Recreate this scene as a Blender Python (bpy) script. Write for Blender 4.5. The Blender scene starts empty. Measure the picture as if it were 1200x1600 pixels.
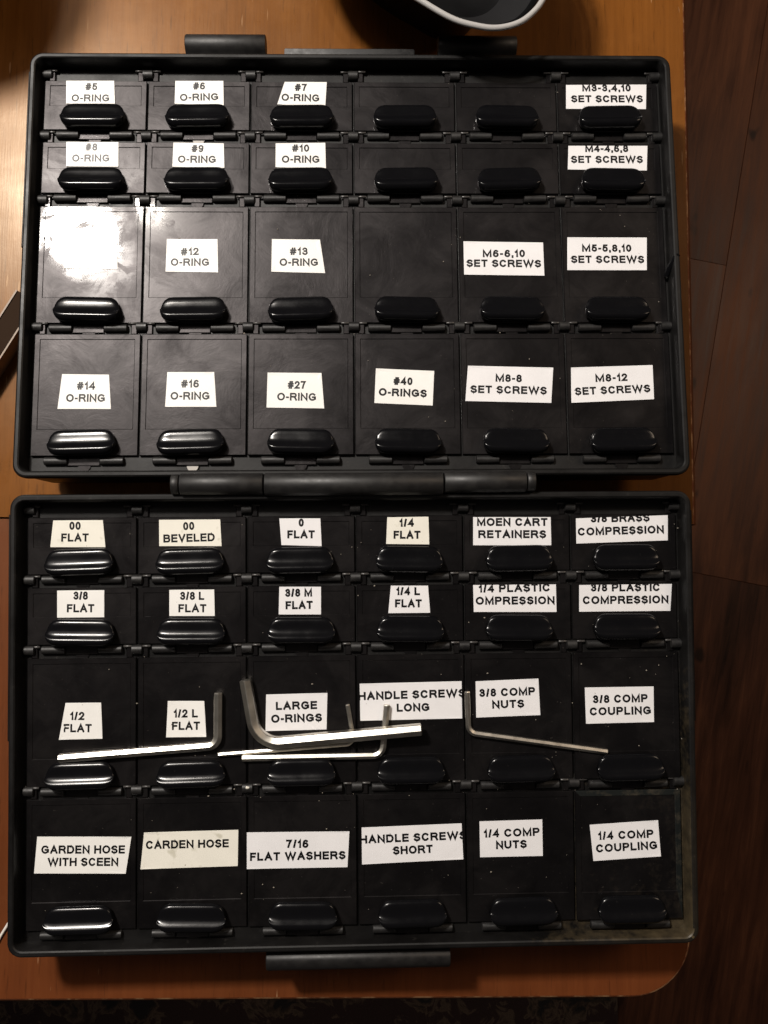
import bpy, bmesh, math, random
from mathutils import Matrix, Vector, noise

random.seed(7)
MM = 0.001
scene = bpy.context.scene
col = scene.collection

# ------------------------------------------------------------------ camera, world, lamps, exposure
def M4(rows): return Matrix(rows)
cam_data = bpy.data.cameras.new('camera')
cam = bpy.data.objects.new('camera', cam_data); col.objects.link(cam)
cam_m = M4(((0.9995328938, 0.0067382519, -0.0298092286, 112.98376*MM),
            (-0.0090481571, 0.9969086511, -0.0780466033, -28.20803*MM),
            (0.0291911802, 0.0782798658, 0.9965039577, 309.23727*MM),
            (0, 0, 0, 1)))
cam.matrix_world = cam_m
cam_data.sensor_fit = 'VERTICAL'; cam_data.sensor_height = 36.0
cam_data.lens = 1330.0/1600.0*36.0
cam_data.clip_start = 0.01; cam_data.clip_end = 50
scene.camera = cam

world = bpy.data.worlds.new('World'); scene.world = world
world.use_nodes = True
bg = world.node_tree.nodes['Background']
bg.inputs['Color'].default_value = (1.0, 0.88, 0.80, 1)
bg.inputs['Strength'].default_value = 0.045

def area(name, loc, target, size, power, color, shape='DISK', size_y=None):
    l = bpy.data.lights.new(name, 'AREA'); l.shape = shape; l.size = size*MM
    if size_y: l.size_y = size_y*MM
    l.energy = power; l.color = color
    o = bpy.data.objects.new(name, l); col.objects.link(o)
    o.location = Vector(loc)*MM
    o.rotation_euler = (Vector(loc)-Vector(target)).to_track_quat('Z', 'Y').to_euler()
    return o
area('ceiling_lamp_globe', (-234, 444, 722), (60, 30, 0), 84, 8.6, (1.0, 0.935, 0.86))
area('ceiling_lamp_bulb', (-150, 478, 722), (60, 30, 0), 28, 1.0, (1.0, 0.925, 0.83))
area('haze_fill', (-620, 860, 1600), (80, 40, 0), 1050, 5.0, (1.0, 0.90, 0.84))  # added soft fill that opens the shadows and hazes the lids
area('floor_fill', (1500, 900, 1300), (400, 0, -300), 700, 9.0, (1.0, 0.78, 0.58))  # added warm fill to brighten the floor, no lamp seen there

scene.view_settings.view_transform = 'Standard'
scene.view_settings.look = 'None'
scene.view_settings.exposure = 0.0
scene.view_settings.gamma = 1.0
scene.render.engine = 'CYCLES'

# ------------------------------------------------------------------ material helpers
class NT:
    def __init__(s, name):
        s.m = bpy.data.materials.new(name); s.m.use_nodes = True
        s.t = s.m.node_tree; s.b = s.t.nodes['Principled BSDF']
    def n(s, typ, **kw):
        nd = s.t.nodes.new(typ)
        for k, v in kw.items():
            if k.startswith('i_'): nd.inputs[k[2:].replace('_', ' ')].default_value = v
            else: setattr(nd, k, v)
        return nd
    def l(s, a, b): s.t.links.new(a, b)
    def set(s, **kw):
        for k, v in kw.items(): s.b.inputs[k.replace('_', ' ')].default_value = v
    def coords(s, scale=(1, 1, 1), rot=(0, 0, 0), rand=False, kind='Object'):
        tc = s.n('ShaderNodeTexCoord'); mp = s.n('ShaderNodeMapping')
        if kind == 'World':
            g = s.n('ShaderNodeNewGeometry'); out = g.outputs['Position']
        else: out = tc.outputs['Object']
        if rand:
            oi = s.n('ShaderNodeObjectInfo'); va = s.n('ShaderNodeVectorMath', operation='SCALE')
            cb = s.n('ShaderNodeCombineXYZ')
            s.l(oi.outputs['Random'], cb.inputs[0]); s.l(oi.outputs['Random'], cb.inputs[2])
            s.l(cb.outputs[0], va.inputs[0]); va.inputs['Scale'].default_value = 7.3
            ad = s.n('ShaderNodeVectorMath', operation='ADD')
            s.l(out, ad.inputs[0]); s.l(va.outputs[0], ad.inputs[1]); out = ad.outputs[0]
        s.l(out, mp.inputs['Vector'])
        mp.inputs['Scale'].default_value = scale; mp.inputs['Rotation'].default_value = rot
        return mp.outputs['Vector']
    def noise(s, vec, scale, detail=4, rough=.55, dist=0):
        nd = s.n('ShaderNodeTexNoise'); s.l(vec, nd.inputs['Vector'])
        nd.inputs['Scale'].default_value = scale; nd.inputs['Detail'].default_value = detail
        nd.inputs['Roughness'].default_value = rough; nd.inputs['Distortion'].default_value = dist
        return nd.outputs['Fac']
    def ramp(s, fac, stops):
        r = s.n('ShaderNodeValToRGB'); s.l(fac, r.inputs['Fac'])
        els = r.color_ramp.elements
        while len(els) < len(stops): els.new(0.5)
        for e, (p, c) in zip(els, stops):
            e.position = p; e.color = (c, c, c, 1) if isinstance(c, (int, float)) else (*c, 1)
        return r.outputs['Color']
    def mix(s, fac, a, b):
        m = s.n('ShaderNodeMix', data_type='RGBA')
        for inp, v in ((m.inputs[0], fac), (m.inputs[6], a), (m.inputs[7], b)):
            if isinstance(v, (int, float)): inp.default_value = v
            elif isinstance(v, tuple): inp.default_value = (*v, 1)
            else: s.l(v, inp)
        return m.outputs[2]
    def math(s, op, a, b=None, clamp=False):
        m = s.n('ShaderNodeMath', operation=op); m.use_clamp = clamp
        for i, v in enumerate((a, b)):
            if v is None: continue
            if isinstance(v, (int, float)): m.inputs[i].default_value = v
            else: s.l(v, m.inputs[i])
        return m.outputs[0]
    def bump(s, h, strength, dist=0.0002):
        b = s.n('ShaderNodeBump'); s.l(h, b.inputs['Height'])
        b.inputs['Strength'].default_value = strength; b.inputs['Distance'].default_value = dist
        s.l(b.outputs[0], s.b.inputs['Normal'])

def dust_fac(k, lo, hi, amount):
    """grime that has gathered in the far right corner of the case"""
    v = k.coords(kind='World'); sx = k.n('ShaderNodeSeparateXYZ'); s_in = k.n('ShaderNodeNewGeometry')
    k.l(s_in.outputs['Position'], sx.inputs[0])
    dx = k.math('SUBTRACT', 0.226, sx.outputs[0]); dy = k.math('ADD', sx.outputs[1], 0.150)
    d = k.math('SQRT', k.math('ADD', k.math('MULTIPLY', dx, dx), k.math('MULTIPLY', k.math('MULTIPLY', dy, dy), 0.35)))
    near = k.math('SUBTRACT', 1.0, k.math('DIVIDE', d, 0.085), True)
    nz = k.noise(v, 260, 6, .7); nz2 = k.noise(v, 40, 3, .6)
    base = k.math('ADD', k.math('MULTIPLY', near, 0.42), k.math('MULTIPLY', nz2, 0.22))
    f = k.math('ADD', k.math('MULTIPLY', nz, 0.5), base)
    return k.math('MULTIPLY', k.ramp(f, [(lo, 0.0), (hi, 1.0)]), amount)

# case shell: satin moulded black plastic, scuffed; its inner ledges hold the dust
def shell(name, amount):
    k = NT(name); v = k.coords(rand=True, kind='World')
    g1 = k.noise(v, 900, 3, .6); g2 = k.noise(v, 55, 5, .65)
    basec = k.ramp(g2, [(.3, (.0030, .0028, .0028)), (.75, (.0068, .0062, .006))])
    scuff = k.ramp(k.noise(v, 330, 6, .75), [(.60, 0.0), (.70, .55)])
    basec = k.mix(scuff, basec, (.032, .029, .026))
    c = k.mix(dust_fac(k, .52, .86, amount), basec, (.16, .118, .062)); k.l(c, k.b.inputs['Base Color'])
    k.l(k.ramp(g2, [(.3, .36), (.7, .6)]), k.b.inputs['Roughness']); k.bump(g1, .25, .00006)
    k.set(Specular_IOR_Level=.3); return k.m
M_SHELL = shell('black_shell_plastic', .08); M_SHELLD = shell('dusty_shell_plastic', .5)

# lids: smooth black plastic with greasy smears
k = NT('black_lid_plastic'); v = k.coords(rand=True)
s1 = k.noise(v, 34, 6, .6, .5); s2 = k.noise(v, 130, 5, .7, .4); big = k.noise(v, 20, 2, .5); fine = k.noise(v, 70, 6, .7, 1.0)
smear = k.ramp(s1, [(.44, 0.0), (.56, 1.0)]); blot = k.ramp(fine, [(.40, 0.0), (.56, 1.0)])
grease = k.math('MULTIPLY', smear, k.math('ADD', k.math('MULTIPLY', blot, .7), .3))
k.l(k.math('ADD', k.math('MULTIPLY', grease, .16), k.math('ADD', k.math('MULTIPLY', s2, .06), .01)), k.b.inputs['Coat Roughness'])
hole = k.ramp(k.noise(v, 110, 4, .6, .8), [(.585, 1.0), (.63, .04)]); film = k.ramp(k.noise(v, 30, 2, .5), [(.36, .15), (.44, 1.0)])
k.l(k.math('MULTIPLY', k.math('MULTIPLY', hole, film), k.math('SUBTRACT', .62, k.math('MULTIPLY', grease, .50))), k.b.inputs['Coat Weight'])
k.set(Coat_IOR=1.38, Roughness=.37); k.b.inputs['Specular Tint'].default_value = (1.0, .93, .95, 1)
k.l(k.ramp(k.math('ADD', k.math('MULTIPLY', fine, .55), k.math('MULTIPLY', s1, .5)), [(.38, .14), (.68, .36)]), k.b.inputs['Specular IOR Level'])
basec = k.mix(grease, (.0026, .0024, .0026), (.0062, .0056, .0056))
sp = k.ramp(k.noise(v, 1500, 2, .5), [(.73, 0.0), (.78, 1.0)])
basec = k.mix(k.math('MULTIPLY', sp, .30), basec, (.13, .115, .10))
c = k.mix(dust_fac(k, .66, 1.0, .35), basec, (.085, .066, .045)); k.l(c, k.b.inputs['Base Color'])
scr = k.ramp(k.noise(k.coords((1, .05, 1), (0, 0, .5), rand=True), 900, 2, .5), [(.70, 0.0), (.76, 1.0)])
k.bump(k.math('ADD', k.math('MULTIPLY', s2, .18), k.math('ADD', k.math('MULTIPLY', big, 4.0), k.math('ADD', k.math('MULTIPLY', fine, .7), k.math('MULTIPLY', scr, .02)))), .20, .0006)
M_LID = k.m
k = NT('dusty_lid_border'); v = k.coords(rand=True)
n1 = k.noise(v, 220, 6, .7)
k.l(k.mix(k.ramp(n1, [(.50, 0.0), (.78, .55)]), (.004, .0056, .0052), (.085, .068, .045)), k.b.inputs['Base Color']); k.set(Roughness=.6, Specular_IOR_Level=.3); M_LIDD = k.m

# knobs: glossier
k = NT('black_knob_plastic'); v = k.coords(rand=True)
s1 = k.noise(v, 120, 5, .6)
k.l(k.ramp(s1, [(.35, .14), (.7, .25)]), k.b.inputs['Roughness'])
c = k.mix(k.ramp(k.noise(v, 900, 4, .7), [(.66, 0.0), (.84, .5)]), (.0035, .0035, .0042), (.05, .045, .04)); k.l(c, k.b.inputs['Base Color'])
k.bump(s1, .06, .0002); k.set(Specular_IOR_Level=.22); M_KNOB = k.m

# hinge pins
k = NT('grey_pin_plastic'); k.set(Roughness=.32); k.b.inputs['Base Color'].default_value = (.045, .042, .04, 1); M_PIN = k.m
# hinge barrels
k = NT('black_barrel_plastic'); v = k.coords(kind='World'); s1 = k.noise(v, 300, 5, .7)
k.l(k.ramp(s1, [(.3, (.006, .0056, .006)), (.8, (.016, .015, .014))]), k.b.inputs['Base Color'])
k.l(k.ramp(s1, [(.3, .42), (.7, .6)]), k.b.inputs['Roughness']); k.bump(k.noise(v, 1200, 2), .2, .00006); M_BAR = k.m

def paper(name, colr, stain=.0):
    k = NT(name); v = k.coords(rand=True)
    n1 = k.noise(v, 160, 4, .6); st = k.ramp(k.noise(v, 190, 2, .5), [(.66, 0.0), (.74, 1.0)])
    c = k.mix(k.ramp(n1, [(.35, 0.0), (.8, .45)]), colr, tuple(x*.86 for x in colr))
    c = k.mix(k.math('MULTIPLY', st, stain), c, (.42, .40, .30)); k.l(c, k.b.inputs['Base Color'])
    k.set(Roughness=.38, Specular_IOR_Level=.35); k.bump(n1, .08, .0001); return k.m
M_PAPER = [paper('white_tape', (.82, .815, .79), .06), paper('cool_lit_tape', (.79, .785, .80), .05), paper('stained_tape', (.80, .78, .70), .55)]  # cool tape: white stickers with the cooler right-hand light in their colour
k = NT('black_print'); k.set(Roughness=.45, Specular_IOR_Level=.3); k.b.inputs['Base Color'].default_value = (.004, .004, .005, 1); M_INK = k.m
k = NT('glare_print'); k.set(Roughness=.5); k.b.inputs['Base Color'].default_value = (.05, .05, .055, 1); M_INK2 = k.m  # ink lightened to carry the lamp glare over this print

# nickel plated steel
k = NT('nickel_steel'); v = k.coords()
s1 = k.noise(v, 260, 5, .7)
k.l(k.ramp(s1, [(.3, (.58, .55, .49)), (.75, (.70, .67, .60))]), k.b.inputs['Base Color'])
k.l(k.ramp(s1, [(.3, .30), (.75, .40)]), k.b.inputs['Roughness']); k.set(Metallic=1.0); k.bump(k.noise(v, 500, 2), .03, .00005); M_STEEL = k.m

# table: orange brown stained wood under worn varnish
def wood(name, c0, c1, c2, r0, r1, scale=1.0):
    k = NT(name)
    v = k.coords(scale=(1, .045, 1)); vb = k.coords()
    gr = k.noise(v, 420*scale, 6, .66, .3); br = k.noise(k.coords(scale=(1, .22, 1)), 24, 5, .6, .9); fine = k.noise(v, 1900, 3, .6)
    f = k.math('ADD', k.math('MULTIPLY', gr, .50), k.math('MULTIPLY', br, .55))
    c = k.ramp(f, [(.32, c0), (.52, c1), (.72, c2)])
    pore = k.ramp(k.noise(k.coords(scale=(1, .07, 1)), 1300, 2, .5), [(.62, 0.0), (.72, .45)])
    c = k.mix(pore, c, tuple(x*.45 for x in c0))
    wn = k.noise(vb, 48, 6, .7)
    c = k.mix(k.ramp(wn, [(.56, 0.0), (.80, .30)]), c, tuple(x*1.25 for x in c2))
    c = k.mix(k.ramp(k.noise(vb, 14, 4, .6), [(.45, 0.0), (.75, .40)]), c, tuple(x*.6 for x in c0))
    sc = k.ramp(k.noise(k.coords(scale=(1, .10, 1), rot=(0, 0, .15)), 620, 1, .4), [(.765, 0.0), (.79, .45)])
    c = k.mix(sc, c, (.55, .34, .18)); k.l(c, k.b.inputs['Base Color'])
    k.l(k.ramp(wn, [(.3, r0), (.7, r1)]), k.b.inputs['Roughness'])
    k.bump(k.math('ADD', k.math('MULTIPLY', fine, .5), wn), .12, .0003); k.set(Specular_IOR_Level=.32); k.b.inputs['Specular Tint'].default_value = (1.0, .83, .62, 1)
    return k.m
M_WOOD = wood('varnished_orange_wood', (.128, .043, .007), (.180, .062, .010), (.24, .090, .017), .26, .34)
M_WOOD2 = wood('varnished_red_wood', (.100, .026, .007), (.130, .034, .009), (.165, .047, .013), .40, .52)
M_EDGE = wood('edge_moulding_wood', (.08, .024, .008), (.115, .036, .011), (.15, .054, .016), .3, .42)
k = NT('worn_edge'); v = k.coords(kind='World')
k.l(k.mix(k.ramp(k.noise(v, 160, 5, .7), [(.48, 0.0), (.62, 1.0)]), (.17, .046, .012), (.46, .25, .12)), k.b.inputs['Base Color'])
k.set(Roughness=.5); M_WORN = k.m
# floor planks
k = NT('dark_floor_wood'); v = k.coords(scale=(1, .08, 1), rand=True)
gr = k.noise(v, 90, 6, .65, .5); bl = k.noise(k.coords(scale=(1, .35, 1), rand=True), 9, 4, .6, .5)
oi = k.n('ShaderNodeObjectInfo')
f = k.math('ADD', k.math('MULTIPLY', gr, .45), k.math('MULTIPLY', bl, .45)); f = k.math('ADD', f, k.math('MULTIPLY', oi.outputs['Random'], .16))
c = k.ramp(f, [(.36, (.019, .0072, .0040)), (.52, (.088, .032, .0160)), (.70, (.21, .080, .036))])
kn = k.ramp(k.noise(k.coords(scale=(1, .5, 1), rand=True), 30, 2, .5), [(.70, 0.0), (.76, .85)])
c = k.mix(kn, c, (.012, .005, .003)); k.l(c, k.b.inputs['Base Color'])
k.l(k.ramp(gr, [(.3, .38), (.7, .55)]), k.b.inputs['Roughness']); k.bump(gr, .2, .001); k.set(Specular_IOR_Level=.2); M_FLOOR = k.m
k = NT('floor_gap'); k.b.inputs['Base Color'].default_value = (.030, .012, .006, 1); k.set(Roughness=.9); M_GAP = k.m

# ------------------------------------------------------------------ mesh helpers (millimetres in, metres out)
class MB:
    def __init__(s): s.v = []; s.f = []; s.m = []
    def add(s, vs, fs, mi=0, mat=None):
        o = len(s.v)
        for p in vs:
            s.v.append(tuple(mat @ Vector(p)) if mat else tuple(p))
        for f in fs: s.f.append(tuple(i+o for i in f)); s.m.append(mi)
    def box(s, x0, x1, y0, y1, z0, z1, b=0.0, mi=0):
        if b <= 0:
            vs = [(x0,y0,z0),(x1,y0,z0),(x1,y1,z0),(x0,y1,z0),(x0,y0,z1),(x1,y0,z1),(x1,y1,z1),(x0,y1,z1)]
            s.add(vs, [(3,2,1,0),(4,5,6,7),(0,1,5,4),(1,2,6,5),(2,3,7,6),(3,0,4,7)], mi); return
        loops = [[(x0,y0,z0),(x1,y0,z0),(x1,y1,z0),(x0,y1,z0)], [(x0,y0,z1-b),(x1,y0,z1-b),(x1,y1,z1-b),(x0,y1,z1-b)],
                 [(x0+b,y0+b,z1),(x1-b,y0+b,z1),(x1-b,y1-b,z1),(x0+b,y1-b,z1)]]
        s.loft(loops, True, True, mi)
    def loft(s, loops, cap0=True, cap1=True, mi=0, closed=True):
        n = len(loops[0]); o = len(s.v)
        for L in loops: s.v.extend(tuple(p) for p in L)
        for a in range(len(loops)-1):
            for i in range(n if closed else n-1):
                j = (i+1) % n
                s.f.append((o+a*n+i, o+a*n+j, o+(a+1)*n+j, o+(a+1)*n+i)); s.m.append(mi)
        if cap0: s.f.append(tuple(o+i for i in reversed(range(n)))); s.m.append(mi)
        if cap1: s.f.append(tuple(o+(len(loops)-1)*n+i for i in range(n))); s.m.append(mi)
    def mesh(s, name, mats, smooth=False, angle=35):
        me = bpy.data.meshes.new(name)
        me.from_pydata([(x*MM, y*MM, z*MM) for x, y, z in s.v], [], s.f)
        for m in (mats if isinstance(mats, (list, tuple)) else [mats]): me.materials.append(m)
        me.polygons.foreach_set('material_index', s.m)
        bm = bmesh.new(); bm.from_mesh(me); bmesh.ops.recalc_face_normals(bm, faces=bm.faces)
        if smooth:
            for f in bm.faces: f.smooth = True
            for e in bm.edges:
                if len(e.link_faces) == 2 and e.calc_face_angle(0) > math.radians(angle): e.smooth = False
        bm.to_mesh(me); bm.free(); me.update()
        return me

def obj(name, me, parent=None, m=None, label=None, cat=None, group=None, kind=None):
    o = bpy.data.objects.new(name, me); col.objects.link(o)
    if parent: o.parent = parent
    if m is not None: o.matrix_local = m
    if label: o['label'] = label
    if cat: o['category'] = cat
    if group: o['group'] = group
    if kind: o['kind'] = kind
    return o
def T(x, y, z): return Matrix.Translation((x*MM, y*MM, z*MM))
def rrect(x0, x1, y0, y1, r, z, n=6):
    out = []
    for cx, cy, a0 in ((x1-r, y0+r, -90), (x1-r, y1-r, 0), (x0+r, y1-r, 90), (x0+r, y0+r, 180)):
        for i in range(n+1):
            a = math.radians(a0+90*i/n); out.append((cx+r*math.cos(a), cy+r*math.sin(a), z))
    return out
def stadium(hl, r, cx, cy, z, n=9):
    out = []
    for s, a0 in ((1, -90), (-1, 90)):
        for i in range(n+1):
            a = math.radians(a0+180*i/n); out.append((cx+s*(hl-r)+r*math.cos(a), cy+r*math.sin(a), z))
    return out
def catmull(pts, n=8, closed=False):
    P = [Vector(p) for p in pts]; out = []; N = len(P)
    rng = range(N) if closed else range(N-1)
    for i in rng:
        p0 = P[(i-1) % N] if closed or i > 0 else P[0]; p1 = P[i]; p2 = P[(i+1) % N]
        p3 = P[(i+2) % N] if closed or i+2 < N else P[-1]
        for j in range(n):
            t = j/n
            out.append(.5*((2*p1)+(p2-p0)*t+(2*p0-5*p1+4*p2-p3)*t*t+(3*p1-p0-3*p2+p3)*t**3))
    if not closed: out.append(P[-1])
    return out
def sweep(mb, path, prof_fn, up=Vector((0, 0, 1)), closed=False, mi=0, cap=True):
    path = [Vector(p) for p in path]; N = len(path); loops = []
    for i, p in enumerate(path):
        a = path[(i-1) % N] if closed or i > 0 else path[0]; b = path[(i+1) % N] if closed or i < N-1 else path[-1]
        t = (b-a).normalized(); side = t.cross(up).normalized(); u2 = side.cross(t).normalized()
        loops.append([tuple(p+side*x+u2*y) for x, y in prof_fn(i)])
    if closed: loops.append(loops[0]); cap = False
    mb.loft(loops, cap, cap, mi)
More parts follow.
